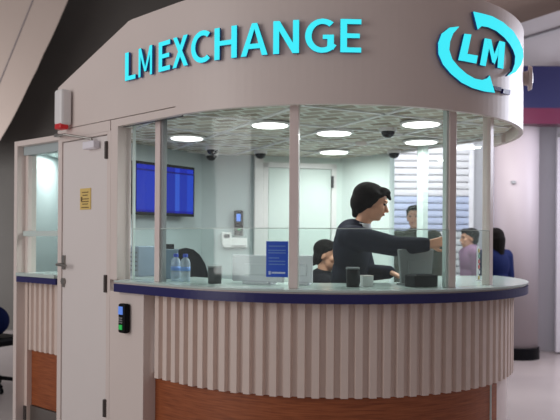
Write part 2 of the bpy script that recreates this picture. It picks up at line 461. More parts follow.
# ---- left side window unit
A = Vector((-1.605, 5.035)); B = Vector((-2.062, 5.42)); d = (B-A).normalized(); ninw = Vector((-d.y, d.x))
if ninw.y < 0: ninw = -ninw
def su(t, off): q = A + d*t + ninw*off; return (q.x, q.y)
LEN = (B-A).length
def sslab(bm, t0, t1, o0, o1, z0, z1): prism(bm, [su(t0,o0), su(t1,o0), su(t1,o1), su(t0,o1)], z0, z1)
bm = nb(); sslab(bm, LEN-.045, LEN, 0, .14, 0, 2.165); sslab(bm, .0, LEN-.045, 0, .14, 2.125, 2.165)
swf = obj('side_window_frame', bm, 'panel', kiosk, bevel=.003)
bm = nb(); sslab(bm, LEN-.085, LEN-.045, .07, .14, 1.155, 2.125); obj('side_window_jamb', bm, 'panel', kiosk)
bm = nb(); sslab(bm, .02, LEN-.05, -.01, .30, 1.13, 1.155); sc_ = obj('side_counter', bm, 'top', kiosk)
bm = nb(); sslab(bm, .005, LEN-.05, -.005, .04, 1.085, 1.128); obj('side_edge_band', bm, 'blue', sc_)
bm = nb(); sslab(bm, .005, LEN-.13, .075, .085, 1.16, 2.12); obj('side_window_pane', bm, 'glass', kiosk)
bm = nb(); sslab(bm, .005, LEN-.05, .05, .09, 1.435, 1.475); obj('side_transom', bm, 'glass_edge', kiosk)
bm = nb(); sslab(bm, .005, LEN-.05, .05, .12, 2.06, 2.125); obj('side_head_rail', bm, 'innerg', kiosk)
bm = nb(); t = .01; prev = None
rb = []
while t < LEN-.13:
    rb += [(t, .10), (t+.03, .10), (t+.036, .08), (t+.066, .08)]; t += .072
for (tt, oo) in rb:
    q = [bm.verts.new((*su(tt,.12),.555)), bm.verts.new((*su(tt,oo),.555)), bm.verts.new((*su(tt,oo),1.085)), bm.verts.new((*su(tt,.12),1.085))]
    if prev:
        for i in range(4): bm.faces.new((prev[i], prev[(i+1)%4], q[(i+1)%4], q[i]))
    else: bm.faces.new(q)
    prev = q
bm.faces.new(prev[::-1]); obj('side_corrugated_panel', bm, 'rib', kiosk)
bm = nb(); sslab(bm, .005, LEN-.085, .11, .14, .125, .556); obj('side_kickboard', bm, 'wood', kiosk)
bm = nb(); sslab(bm, .005, LEN-.085, .10, .14, 0, .12); obj('side_plinth', bm, 'steel', kiosk)
bm = nb(); sslab(bm, LEN-.085, LEN-.045, .07, .14, .0, 1.085); obj('side_jamb_return', bm, 'rib', kiosk)
bm = nb(); sslab(bm, LEN-.082, LEN-.048, .062, .07, .01, .12); obj('foot_plate', bm, 'hinge', kiosk)
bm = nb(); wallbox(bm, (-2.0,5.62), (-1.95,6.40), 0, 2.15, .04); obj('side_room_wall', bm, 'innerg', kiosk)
bm = nb(); wallbox(bm, (-1.97,6.40), (-.78,6.47), 0, 2.15, .04); obj('side_room_wall', bm, 'inner', kiosk)
bm = nb(); q = at(31.5, 200, 5.9); box(bm, (q.x, q.y, 1.1), (.045, .04, 1.9), 0); obj('inner_post', bm, 'white', kiosk)
bm = nb(); prism(bm, [su(.02,.12), su(LEN-.02,.12), (-2.0,6.42), (-1.52,6.42), (-1.5,5.2)], 2.118, 2.15); obj('side_room_ceiling', bm, 'inner', kiosk)
a = at(26.5, 254, 5.60); bm = nb(); box(bm, a, (.05, .004, .20), math.atan2(d.y, d.x))
tag(obj('side_leaflet', bm, 'poster'), 'narrow dark blue strip notice behind the far left side window', 'poster')

# ---- sign letters
def arcstrip(cx, cy, rx, ry, a0, a1, w, n=20):
    o = []
    for i in range(n):
        t0 = R(a0+(a1-a0)*i/n); t1 = R(a0+(a1-a0)*(i+1)/n)
        o.append([(cx+rx*math.cos(t0), cy+ry*math.sin(t0)), (cx+rx*math.cos(t1), cy+ry*math.sin(t1)),
                  (cx+(rx-w)*math.cos(t1), cy+(ry-w*.9)*math.sin(t1)), (cx+(rx-w)*math.cos(t0), cy+(ry-w*.9)*math.sin(t0))])
    return o
def rc(a, b, c, d_): return [(a,b),(c,b),(c,d_),(a,d_)]
S = .178
G = {
 'L': (.52, [rc(0,0,S,1), rc(S,0,.52,.15)]),
 'E': (.56, [rc(0,0,S,1), rc(S,0,.56,.15), rc(S,.85,.56,1), rc(S,.43,.52,.57)]),
 'H': (.74, [rc(0,0,S,1), rc(.74-S,0,.74,1), rc(S,.43,.74-S,.58)]),
 'M': (.92, [rc(0,0,.14,1), rc(.78,0,.92,1), [(0,1),(.17,1),(.52,.16),(.40,.16)], [(.75,1),(.92,1),(.52,.16),(.40,.16)]]),
 'N': (.76, [rc(0,0,S,1), rc(.76-S,0,.76,1), [(0,1),(.19,1),(.76,0),(.57,0)]]),
 'X': (.74, [[(0,0),(.19,0),(.72,1),(.53,1)], [(.55,0),(.74,0),(.21,1),(.02,1)]]),
 'A': (.80, [[(0,0),(.17,0),(.46,1),(.33,1)], [(.63,0),(.80,0),(.49,1),(.36,1)], [(.19,.22),(.61,.22),(.57,.37),(.23,.37)]]),
 'C': (.72, arcstrip(.47,.5,.47,.515,52,308,S)),
 'G': (.78, arcstrip(.47,.5,.47,.515,50,325,S) + [rc(.78-S,.08,.78,.53), rc(.48,.40,.78,.53)]),
}
def sign_poly(bm, polys, r0, r1):
    for P in polys:
        a = [bm.verts.new((*path(u, r0), z)) for u, z in P]; b = [bm.verts.new((*path(u, r1), z)) for u, z in P]
        try: bm.faces.new(a); bm.faces.new(b[::-1])
        except ValueError: pass
        n = len(P)
        for i in range(n): bm.faces.new((a[i], b[i], b[(i+1)%n], a[(i+1)%n])).material_index = 1
        bm.faces.ensure_lookup_table(); bm.faces[-n-2].material_index = 1
ZL, HL = 2.412, .176
spots = [('L',124.5,135),('M',138,151.5),('E',158,169.5),('X',172,187.5),('C',190.5,208.5),('H',214,236.5),('A',240.5,267.5),('N',273,299),('G',305,334),('E',340.5,361.5)]
for ch, x0, x1 in spots:
    a, b = u_px(x0, RF+.03, 2.52), u_px(x1, RF+.03, 2.52); w, ps = G[ch]; k = (b-a)/w
    P2 = [[(a+x*k, ZL+y*HL) for x, y in p] for p in ps]
    bm = nb(); sign_poly(bm, P2, RF+.010, RF+.026)
    L_ = obj('sign_letter', bm, ['cyan','side'], fascia, label='lit cyan letter %s of the kiosk sign' % ch)
def s_px(x, y, r=RF+.03):
    u = u_px(x, r, EYE+(240-y)*4.1/F); Y = path(u, r)[1]; return (u, at(x, y, Y).z)
def lg(pts): return [s_px(410+x/3.733, y/3.733) for x, y in pts]
outL = [(185,98),(150,102),(120,125),(107,160),(108,200),(125,240),(155,275),(195,308),(235,328),(280,341),(320,346)]
inL = [(186,99),(164,124),(152,155),(149,185),(160,220),(185,250),(215,276),(245,293),(272,298),(290,292),(300,280)]
outR = [(366,284),(398,268),(418,240),(426,210),(424,185),(412,155),(388,115),(350,82),(310,60),(275,50),(238,42)]
inR = [(366,282),(384,264),(393,238),(395,210),(388,188),(376,166),(355,140),(325,115),(295,101),(270,97),(255,110)]
def strips(o, i_):
    return [[o[k], o[k+1], i_[k+1], i_[k]] for k in range(len(o)-1)]
for nm, o_, i_ in (('logo_arrow', outL, inL), ('logo_arrow', outR, inR)):
    bm = nb(); sign_poly(bm, [lg(p) for p in strips(o_, i_)], RF+.010, RF+.026); obj(nm, bm, ['cyan','side'], fascia)
bm = nb(); sign_poly(bm, [lg(p) for p in ([(205,125),(232,128),(211,229),(182,224)], [(216,200),(256,207),(250,237),(211,229)])], RF+.010, RF+.026); obj('logo_letter', bm, ['cyan','side'], fascia)
bm = nb(); sign_poly(bm, [lg(p) for p in ([(281,142),(304,146),(285,247),(263,242)], [(335,152),(358,157),(351,257),(329,252)], [(290,144),(306,147),(320,215),(310,235)], [(336,152),(350,155),(318,240),(308,225)])], RF+.010, RF+.026); obj('logo_letter', bm, ['cyan','side'], fascia)
bm = nb(); sign_poly(bm, [lg(p) for p in ([(320,320),(349,326),(347,340),(322,334)], [(355,330),(381,335),(380,353),(354,347)])], RF+.004, RF+.02); obj('logo_caption', bm, 'navy', fascia, label='two small unlit navy blocks under the logo')

# alarm box at the left end and siren at the right
q = path(u_px(62, RF+.05), RF+.05)
t = thing('alarm_siren', 'white alarm box with red lens below, above the door at the kiosk left corner', 'alarm', (q[0], q[1], 2.21), WA)
bm = nb(); box(bm, (0,0,.12), (.105,.085,.25)); obj('housing', bm, 'white', t, bevel=.02, local=True)
bm = nb(); box(bm, (.0,-.01,-.012), (.085,.065,.04)); obj('red_lens', bm, 'red', t, bevel=.01, local=True)
uu = R(73+43.55)*RF
n_ = normal(uu); q = path(uu, RF)
t = thing('round_siren', 'small beige round sounder on the right end of the kiosk fascia', 'alarm', (q[0], q[1], 2.51))
bm = nb(); p0 = Vector((0,0,0)); tube(bm, p0, n_*.03, .045, .05, 24); tube(bm, n_*.03, n_*.055, .085, .075, 24); obj('sounder_body', bm, 'slab', t, local=True, bevel=.004)
bm = nb(); tube(bm, n_*.055, n_*.062, .045, .03, 20); obj('sounder_grille', bm, 'hinge', t, local=True)

# fingerprint reader on pilaster
ud = u_px(128, RF)
q = path(ud, RF); t = thing('access_reader', 'black access reader with small blue screen and green light on the pilaster beside the door', 'access reader', (q[0], q[1], .83), WA)
bm = nb(); box(bm, (0,-.025,.09), (.075,.045,.185)); rdr = obj('reader_body', bm, 'black', t, bevel=.012, local=True)
bm = nb(); box(bm, (-.004,-.0495,.14), (.045,.004,.05)); obj('display', bm, 'screen_dark', t, local=True)
bm = nb(); box(bm, (-.004,-.0495,.035), (.035,.004,.03)); obj('sensor', bm, 'green', t, bevel=.001, local=True)
bm = nb()
for i in range(3):
    for j in range(3): box(bm, (-.018+i*.014,-.0495,.065+j*.014), (.009,.003,.009))
obj('keypad', bm, 'grey', t, local=True)

# ------------------------------------------------------------------ things inside
# wall screen
td = Vector((.6,.8,0)); tn = Vector((.8,-.6,0)); c = Vector((-.98, 5.90, 0))
zt = (at(162.5,165,5.9).z + at(162.5,212.5,5.9).z)/2
t = thing('rate_display', 'wall mounted flat screen glowing blue with exchange rate columns at the left of the kiosk', 'screen', (c.x, c.y, zt-.01), math.atan2(.8,.6))
bm = nb(); box(bm, (0,0,0), (.69,.045,.435)); obj('bezel', bm, 'black', t, bevel=.006, local=True)
bm = nb(); box(bm, (0,-.024,-.0), (.65,.003,.385)); obj('screen', bm, 'tv', t, local=True)
bm = nb(); box(bm, (.24,.06,.0), (.16,.08,.30)); box(bm, (0,.05,0), (.5,.05,.25)); box(bm, (.34,.06,.02), (.12,.04,.26)); obj('wall_bracket', bm, 'black', t, local=True)

# ceiling lights
def make_light():
    t = thing('ceiling_light', '', 'ceiling light', (0,0,0))
    bm = nb(); tube(bm, (0,0,-.012), (0,0,0), .135, .14, 32); obj('frame', bm, 'white', t, local=True)
    bm = nb(); tube(bm, (0,0,-.016), (0,0,-.0121), .118, .122, 32); obj('diffuser', bm, 'lamp', t, local=True)
    return t
l0 = make_light()
LP = [(334,133,'middle upper'), (334,152,'middle rear'), (421,124,'front right'), (421,142,'right rear'), (270,125,'front, left of the middle post'), (187,138,'left, above the rate screen')]
LT = ['round ceiling light above and left of the man, nearer of the two there',
 'round ceiling light near the back wall corner, farther of two above the man',
 'round ceiling light at the right front, nearest the right window post',
 'round ceiling light at the right rear above the shuttered shopfront',
 'round ceiling light just left of the middle window post',
 'round ceiling light above the blue rate screen at the left']
for i, (x, y, _) in enumerate(LP):
    Y = (2.19-EYE)*F/(240+.007*(x-280)-y); p = at(x, y, Y)
    loc = (p.x, p.y, 2.197)
    o = l0 if i == 0 else dup(l0, loc, 0, '')
    o.location = loc; o['label'] = LT[i]; o['group'] = 'round kiosk ceiling lights'
    ld = bpy.data.lights.new('downlight', 'AREA'); ld.shape = 'DISK'; ld.size = .22; ld.energy = 7; ld.color = (.97,1,.985)
    lo = bpy.data.objects.new('downlight', ld); COL.objects.link(lo); lo.location = (p.x, p.y, 2.17)

# dome cameras
def make_dome():
    t = thing('dome_camera', '', 'security camera', (0,0,0))
    bm = nb(); tube(bm, (0,0,-.025), (0,0,0), .06, .062, 24); obj('mount', bm, 'white', t, local=True)
    bm = nb(); lathe(bm, [(.048,-.025),(.046,-.04),(.036,-.056),(.02,-.066),(.005,-.069)][::-1]); obj('dome', bm, 'dome', t, local=True, smooth=True)
    return t
d0 = make_dome()
for i, (x, y, l) in enumerate([(388,128,'black dome camera hanging nearest, right of the standing man'), (394,150.5,'black dome camera at the right rear by the white corner post'),
        (212.5,147,'black dome camera right of the blue rate screen, nearer of the close pair'), (211.5,157.5,'black dome camera low against the back wall, farther of the close pair'), (260.5,151,'black dome camera in front of the back wall batten')]):
    Y = min(6.36, (2.205-EYE)*F/(240+.007*(x-280)-y)); p = at(x, y, Y)
    loc = (p.x, p.y, 2.204)
    o = d0 if i == 0 else dup(d0, loc, 0, '')
    o.location = loc; o['label'] = l; o['group'] = 'kiosk dome cameras'
Y = (2.205-EYE)*F/(240.5-142); p = at(361,142,Y)
t = thing('smoke_detector', 'tiny cream smoke detector on the ceiling between the lights', 'detector', (p.x,p.y,2.205))
bm = nb(); lathe(bm, [(.02,-.03),(.04,-.025),(.05,-.01),(.05,0)]); obj('detector_body', bm, 'slab', t, local=True)

# black terminal and white intercom on the back wall
p = bw(238.5, .045); z = at(238, 223, p.y).z
t = thing('wall_terminal', 'tall black wall terminal with tiny blue display on the back wall', 'terminal', (p.x,p.y,z), ra)
bm = nb(); box(bm, (0,0,0), (.08,.04,.235)); obj('terminal_body', bm, 'black', t, bevel=.008, local=True)
bm = nb(); box(bm, (-.005,-.021,.05), (.04,.004,.07)); obj('display', bm, 'screen_dark', t, local=True)
bm = nb(); box(bm, (0,-.021,-.06), (.02,.004,.012)); obj('indicator', bm, 'green', t, local=True)
p = bw(235, .05); z = at(235, 241, p.y).z
t = thing('wall_intercom', 'white wall intercom with small grey display under the black terminal', 'intercom', (p.x,p.y,z), ra)
bm = nb(); box(bm, (0,0,-.015), (.22,.04,.09)); box(bm, (-.08,0,.02), (.085,.045,.12)); obj('intercom_body', bm, 'white', t, bevel=.006, local=True)
bm = nb(); box(bm, (-.08,-.024,.045), (.055,.004,.035)); obj('display', bm, 'dgrey', t, local=True)
bm = nb(); box(bm, (.03,-.021,-.045), (.13,.006,.012)); obj('slot', bm, 'grey', t, local=True)

TOPZ = 1.155
# bottles
def make_bottle():
    t = thing('water_bottle', '', 'bottle', (0,0,0))
    bm = nb(); lathe(bm, [(.026,0),(.031,.004),(.031,.05),(.0295,.055),(.031,.06),(.031,.118),(.025,.138),(.012,.150),(.0115,.156)]); obj('bottle_body', bm, 'water', t, local=True, smooth=True)
    bm = nb(); lathe(bm, [(.0315,.066),(.0315,.092)]); obj('label_wrap', bm, 'blabel', t, local=True, smooth=True)
    bm = nb(); lathe(bm, [(.016,.152),(.016,.170),(.014,.173)]); obj('cap', bm, 'cap', t, local=True)
    return t
b0 = make_bottle()
for i, (x, l) in enumerate([(176, 'clear water bottle with blue cap on the counter, nearer the left window post'), (185.5, 'clear water bottle with blue cap, the one nearer the dark pen pot')]):
    u = u_px(x, 1.13); q = path(u, 1.13); loc = (q[0], q[1], TOPZ)
    o = b0 if i == 0 else dup(b0, loc, 0, '')
    o.location = loc; o['label'] = l; o['group'] = 'water bottles on the counter'
# pen pots
def pot(x, r, lab, h=.105, rad=.042, nm='pen_pot', m='dgrey'):
    u = u_px(x, r); q = path(u, r); t = thing(nm, lab, 'pot', (q[0], q[1], TOPZ))
    bm = nb(); lathe(bm, [(rad*.95,0),(rad,h*.5),(rad,h),(rad-.003,h),(rad-.004,.006)]); obj('pot_body', bm, m, t, local=True, smooth=True)
    bm = nb(); lathe(bm, [(rad+.002,h-.008),(rad+.002,h+.002),(rad-.002,h+.002)]); obj('rim', bm, 'grey', t, local=True)
    return t
pot(215, 1.12, 'dark grey mesh pen pot on the counter right of the water bottles')
pot(353, 1.10, 'dark tumbler on the counter in front of the standing man', .11, .038, 'tumbler', 'black')

# monitor backs on the counter
def monitor(x0, x1, r, ztop_, lab, m='lgrey', taper=0, nm='computer_monitor', zb=.012):
    a = u_px(x0, r); b = u_px(x1, r); u = (a+b)/2; n = normal(u); q = path(u, r); ang = math.atan2(n.y, n.x)+math.pi/2
    w = (b-a)*r/RF if u > 0 else b-a
    t = thing(nm, lab, 'monitor', (q[0], q[1], TOPZ), ang)
    h = ztop_-TOPZ
    bm = nb(); vs = box(bm, (0,0,(h+zb)/2), (w,.02,h-zb))
    for v in vs:
        if v.co.z < h*.5: v.co.x *= (1-taper)
    obj('panel_back', bm, m, t, bevel=.006, local=True)
    bm = nb(); box(bm, (0,-.011,h*.5), (w*.5,.010,h*.4)); obj('rear_housing', bm, m, t, bevel=.006, local=True)
    bm = nb(); box(bm, (0,.02,.006), (min(w*.7,.18),.10,.012)); box(bm, (0,.018,h*.25), (.04,.015,h*.5)); obj('stand', bm, m, t, bevel=.003, local=True)
    bm = nb(); box(bm, (0,.0115,(h+zb)/2), (w*.94*(1-taper),.003,(h-zb)*.9)); obj('screen', bm, 'black', t, local=True)
    return t
monitor(234.5, 285, .99, at(250,255,4.2).z, 'pale grey back of a wide computer monitor behind the blue notice on the glass')
monitor(290, 313, .97, at(300,255,4.2).z, 'pale grey back of a narrow monitor just right of the middle window post')
monitor(397, 432, 1.0, at(410,249,4.25).z, 'darker grey back of a monitor under the outstretched arm of the man', 'grey', .16)
# counting machine, mouse, papers
def counter_item(nm, lab, cat, x, r, dz=0):
    u = u_px(x, r); n = normal(u); q = path(u, r)
    return thing(nm, lab, cat, (q[0], q[1], TOPZ+dz), math.atan2(n.y, n.x)+math.pi/2)
t = counter_item('card_terminal', 'low black payment machine on the counter left of the right window post', 'machine', 421.5, 1.15)
bm = nb(); vs = box(bm, (0,0,.035), (.165,.10,.07))
obj('machine_body', bm, 'black', t, bevel=.008, local=True)
bm = nb(); box(bm, (0,-.0,.072), (.12,.06,.006)); obj('machine_lid', bm, 'dgrey', t, local=True)
t = counter_item('paper_box', 'small white box on the counter right of the dark tumbler', 'box', 367, 1.06)
bm = nb(); box(bm, (0,0,.03), (.062,.06,.06)); obj('carton', bm, 'white', t, bevel=.002, local=True)
bm = nb(); box(bm, (0,0,.061), (.064,.062,.006)); obj('carton_lid', bm, 'slab', t, bevel=.002, local=True)
# leaflet rack
t = counter_item('leaflet_rack', 'upright rack of small red, yellow and green cards by the right end window post', 'leaflet rack', 481, 1.10)
bm = nb(); box(bm, (0,.02,.11), (.075,.008,.24)); box(bm, (0,0,.004), (.08,.06,.008)); 
obj('rack_back', bm, 'lgrey', t, local=True)
M['c1']=mat('red_card',(214,70,70),.6); M['c2']=mat('yellow_card',(226,196,90),.6); M['c3']=mat('green_card',(120,170,140),.6)
for k, m in enumerate(('c2','lgrey','c1','c1','c3','c2')[:6]):
    bm = nb(); box(bm, (0,.012,.022+k*.036), (.055,.006,.024)); obj('card', bm, m, t, local=True)

# papers / trays in the left bay, computer block
t = counter_item('computer_tower', 'blue grey computer case standing behind the far left glass panel', 'computer', 143, 1.02)
bm = nb(); box(bm, (0,0,.11), (.12,.16,.21)); M['bg']=mat('blue_grey_case',(140,156,174),.5); obj('case', bm, 'bg', t, bevel=.006, local=True)
bm = nb()
for k in range(5): box(bm, (0,-.081,.05+k*.03), (.09,.004,.008))
obj('vents', bm, 'dgrey', t, local=True)
t = counter_item('desk_printer', 'narrow slate blue device with black top just right of the left window post', 'printer', 169, 1.04)
bm = nb(); box(bm, (0,0,.10), (.055,.12,.20)); M['bg2']=mat('slate_case',(70,92,108),.5); obj('case', bm, 'bg2', t, bevel=.006, local=True)
bm = nb(); box(bm, (-.008,0,.215), (.03,.08,.035)); obj('top_unit', bm, 'black', t, bevel=.004, local=True)

# chairs
def office_chair(nm, lab, loc, rz, back_h=1.22, w=.46, m='chair', tall=.62):
    t = thing(nm, lab, 'chair', loc, rz)
    bm = nb(); box(bm, (0,0,tall-.04), (w,.46,.08)); obj('seat', bm, m, t, bevel=.03, local=True)
    bm = nb(); n = 12; pr = []
    hh = back_h-tall
    outline = []
    for k in range(n+1):
        a = math.pi*k/n; outline.append((-w/2*math.cos(a)*1.0, tall+.12+(hh-.12)*math.sin(a)**.6 if 0<k<n else tall+.12))
    a_ = [bm.verts.new((x, .22+.03*math.cos(x/w*3), z)) for x, z in outline]; b_ = [bm.verts.new((x, .28+.03*math.cos(x/w*3), z)) for x, z in outline]
    bm.faces.new(a_); bm.faces.new(b_[::-1])
    for i in range(len(outline)): 
        j = (i+1)%len(outline); bm.faces.new((a_[i], b_[i], b_[j], a_[j]))
    obj('backrest', bm, m, t, local=True, bevel=.008)
    bm = nb(); box(bm, (0,.27,tall+.06), (.08,.02,.24)); obj('back_support', bm, 'black', t, local=True)
    bm = nb(); tube(bm, (0,0,.12), (0,0,tall-.08), .028); obj('gas_lift', bm, 'black', t, local=True)
    for k in range(5):
        a = 2*math.pi*k/5+.3; e = Vector((.28*math.cos(a), .28*math.sin(a), .07))
        bm = nb(); tube(bm, (0,0,.12), e, .022, .015); l = obj('leg', bm, 'black', t, local=True)
        bm = nb(); tube(bm, e+Vector((-.012*math.sin(a),.012*math.cos(a),-.038)), e+Vector((.012*math.sin(a),-.012*math.cos(a),-.038)), .028); obj('castor', bm, 'black', l, local=True)
    return t
p = at(178, 260, 5.35)
office_chair('office_chair', 'dark rounded office chair back behind the water bottles', (p.x, 5.35, .012), R(200), at(189,248,5.1).z-.01, .40)
office_chair('office_chair', 'black office chair with base at the dark left edge outside the kiosk', (-2.70, 6.55, 0), R(150), .98, .46, 'black', .5)
q = thing('blue_bag', 'dark blue bag resting on the seat of the chair at the left edge', 'bag', (-2.68,6.50,.5))
bm = nb(); ell(bm, (0,0,.15), (.17,.12,.15)); obj('bag_body', bm, 'bluec', q, local=True, smooth=True)
bm = nb(); tube(bm, (-.06,-.02,.28), (0,-.02,.34), .01); tube(bm, (0,-.02,.34), (.06,-.02,.28), .01); obj('bag_handle', bm, 'black', q, local=True)

# ------------------------------------------------------------------ people
def fused(name, bm, m, parent, voxel=.008, it=3, local=False):
    o = obj(name, bm, m, parent, smooth=True)
    md = o.modifiers.new('r', 'REMESH'); md.mode = 'VOXEL'; md.voxel_size = voxel; md.use_smooth_shade = True
    s = o.modifiers.new('s', 'SMOOTH'); s.iterations = it; s.factor = .5
    bpy.context.view_layer.update()
    dg = bpy.context.evaluated_depsgraph_get()
    me = bpy.data.meshes.new_from_object(o.evaluated_get(dg), depsgraph=dg)
    old = o.data; o.modifiers.clear(); o.data = me
    if not me.materials: me.materials.append(M[m])
    bpy.data.meshes.remove(old)
    for p_ in me.polygons: p_.use_smooth = True
    return o
V = Vector
def hand(bm, wr, d, palm_n, curl=.5, side=1):
    "wr wrist, d finger direction, palm_n palm normal"
    d = d.normalized(); palm_n = (palm_n - d*palm_n.dot(d)).normalized(); s = d.cross(palm_n)*side
    for k in (-1.1, -.35, .4, 1.1): cap(bm, wr+d*.01+s*k*.014, wr+d*.085+s*k*.019, .013, .0115, 8)
    for k, ln in ((-1.15,.066),(-.4,.078),(.38,.072),(1.12,.056)):
        b = wr+d*.088+s*k*.020; ph = [.42, .33, .25]; a = curl*.4; p_ = b
        for q_ in ph:
            e = p_ + (d*math.cos(a)+palm_n*math.sin(a))*ln*q_*1.05; cap(bm, p_, e, .0088, .0078, 8); p_ = e; a += curl*.8
    t0 = wr+d*.03-s*.020; t1 = t0-s*.026+d*.026+palm_n*.012; t2 = t1+d*.032-s*.006+palm_n*.014
    cap(bm, t0, t1, .0125, .0105, 8); cap(bm, t1, t2, .010, .008, 8)
def person(name, label, base, J, ff, fb, top, legs, hairstyle='short', shirt=True, hands=(('L',.6),('R',.6)), pn=None, sleeve=1, skirt=False):
    t = thing(name, label, 'person', base)
    B_ = nb(); H = V(J['head']); ff = V(ff).normalized(); up = V((0,0,1)); 
    if 'tilt' in J: up = V(J['tilt']).normalized()
    ff = (ff-up*ff.dot(up)).normalized(); sd = up.cross(ff)      # sd = person's left
    rot = Matrix((sd, ff, up)).transposed()                    # local x=left, y=front, z=up
    def h(x, y, z): return H + sd*x + ff*y + up*z
    ell(B_, h(0,-.012,.025), (.076,.095,.090), rot); ell(B_, h(0,.025,-.045), (.056,.062,.070), rot)
    ell(B_, h(0,.055,-.088), (.026,.024,.02), rot)
    cap(B_, h(0,.082,.008), h(0,.104,-.028), .009, .013, 8); ell(B_, h(0,.078,.030), (.05,.014,.012), rot)
    ell(B_, h(0,.084,-.055), (.022,.010,.012), rot)
    for s in (-1,1):
        ell(B_, h(s*.077,-.008,-.008), (.010,.018,.030), rot); ell(B_, h(s*.038,.058,-.02), (.022,.024,.026), rot)
    N_ = V(J['neck']); cap(B_, N_, h(0,-.02,-.05), .055, .053)
    Ch = V(J['chest']); Pe = V(J['pelvis']); fb = V(fb).normalized(); sb = V((0,0,1)).cross(fb)
    rb_ = Matrix((sb, fb, V((0,0,1)))).transposed()
    cap(B_, Pe, Ch, .10, .11); cap(B_, Ch, N_, .10, .05)
    for S_ in 'LR':
        sh, el, wr = V(J['sh'+S_]), V(J['el'+S_]), V(J['wr'+S_])
        cap(B_, Ch+V((0,0,.08)), sh, .05, .045); cap(B_, sh, el, .045, .035); cap(B_, el, wr, .036, .024)
        hp, kn, an = V(J['hip'+S_]), V(J['kn'+S_]), V(J['an'+S_])
        cap(B_, Pe, hp, .09, .08); cap(B_, hp, kn, .075, .05); cap(B_, kn, an, .05, .035)
        fd = V(J.get('foot', fb)); cap(B_, an+V((0,0,-.04)), an+fd*.14+V((0,0,-.06)), .032, .025)
    for S_, cu in hands:
        wr, el = V(J['wr'+S_]), V(J['el'+S_]); dd = V(J.get('hd'+S_, wr-el)); pnn = V(J.get('pn'+S_, (0,0,-1)))
        hand(B_, wr, dd, pnn, cu, 1 if S_ == 'R' else -1)
    body = fused('body', B_, 'skin', t, .0065, 2)
    # eyes, mouth
    e = nb()
    for s in (-1,1): ell(e, h(s*.032,.074,.006), (.013,.012,.008), rot, 12)
    obj('eyes', e, 'eye', t, smooth=True)
    e = nb(); 
    for s in (-1,1): cap(e, h(s*.018,.087,.028), h(s*.048,.074,.027), .004, .003, 6)
    obj('eyebrows', e, 'hair', t)
    e = nb(); ell(e, h(0,.090,-.057), (.022,.007,.006), rot, 12); obj('mouth', e, 'lip', t, smooth=True)
    # hair
    e = nb()
    ell(e, h(0,-.030,.045), (.088,.098,.082), rot); ell(e, h(0,-.055,-.005), (.080,.062,.085), rot)
    ell(e, h(0,.045,.088), (.062,.048,.030), rot)
    for s in (-1,1): cap(e, h(s*.070,.0,.06), h(s*.078,-.03,-.03), .022, .014); cap(e, h(s*.045,.055,.085), h(s*.068,.05,.055), .018,.012)
    if hairstyle == 'bushy':
        ell(e, h(0,-.045,.035), (.100,.105,.092), rot); ell(e, h(0,-.075,-.015), (.088,.075,.085), rot)
        for k in range(14):
            a = 2*math.pi*k/14; dv = sd*math.cos(a)*.9 - ff*abs(math.sin(a)) ; cap(e, h(0,-.04,.07)+dv*.075, h(0,-.035,-.01-.03*random.random())+dv*.088, .022, .016, 8)
        for s_ in (-1,1): cap(e, h(s_*.075,.01,.05), h(s_*.083,-.012,-.035), .024, .016)
        cap(e, h(0,-.095,-.03), h(0,-.088,-.105), .042, .026); cap(e, h(.03,.06,.092), h(.0,.098,.055), .022,.012)
        cap(e, h(-.05,-.085,-.02), h(-.045,-.07,-.08), .03, .018); cap(e, h(.05,-.085,-.02), h(.045,-.07,-.08), .03, .018)
    if hairstyle == 'long':
        cap(e, h(0,-.06,0), h(0,-.075,-.28), .085, .055); 
        for s in (-1,1): cap(e, h(s*.06,-.03,0), h(s*.07,-.03,-.22), .04, .03)
    if hairstyle == 'bun':
        ell(e, h(0,-.125,-.055), (.040,.045,.04), rot)
    fused('hair', e, 'hair', t, .007, 2 if hairstyle != 'bushy' else 4)
    # top garment
    g = nb(); w = J.get('w', 1)
    ell(g, Ch+V((0,0,.02)), (.185*w,.125,.20), rb_); cap(g, Ch+V((0,0,.10))-sb*.12*w, Ch+V((0,0,.10))+sb*.12*w, .085, .085)
    ell(g, (Ch+Pe)/2, (.165*w,.120,.20), rb_); ell(g, Pe+V((0,0,.0)), (.180*w,.130,.14), rb_)
    cap(g, Ch+V((0,0,.12)), N_+V((0,0,-.005)), .11, .066)
    for S_ in 'LR':
        sh, el, wr = V(J['sh'+S_]), V(J['el'+S_]), V(J['wr'+S_])
        cap(g, Ch+V((0,0,.08)), sh, .10, .080); cap(g, sh, el, .080, .064); cap(g, el, wr+(el-wr).normalized()*.02, .062, .045)
    jk = fused('jacket', g, top, t, .010, 4)
    g = nb()
    for S_ in 'LR':
        el, wr = V(J['el'+S_]), V(J['wr'+S_]); dn = (wr-el).normalized(); tube(g, wr-dn*.04, wr+dn*.004, .037, .034)
    tube(g, N_+V((0,0,-.04)), N_+V((0,0,.008))+ (h(0,-.02,-.05)-N_)*.1, .070, .060)
    obj('shirt', g, 'shirt', t, smooth=True)
    g = nb()
    for S_ in 'LR':
        hp, kn, an = V(J['hip'+S_]), V(J['kn'+S_]), V(J['an'+S_])
        cap(g, Pe, hp, .12, .105); cap(g, hp, kn, .098, .072); cap(g, kn, an, .070, .058)
    fused('trousers', g, legs, t, .012, 3)
    fd = V(J.get('foot', fb)).normalized()
    for S_ in 'LR':
        an = V(J['an'+S_]); g = nb(); cap(g, an+V((0,0,-.045)), an+fd*.15+V((0,0,-.058)), .046, .034); ell(g, an+V((0,0,-.03)), (.045,.045,.05))
        fused('shoe', g, 'black', t, .008, 2)
    return t
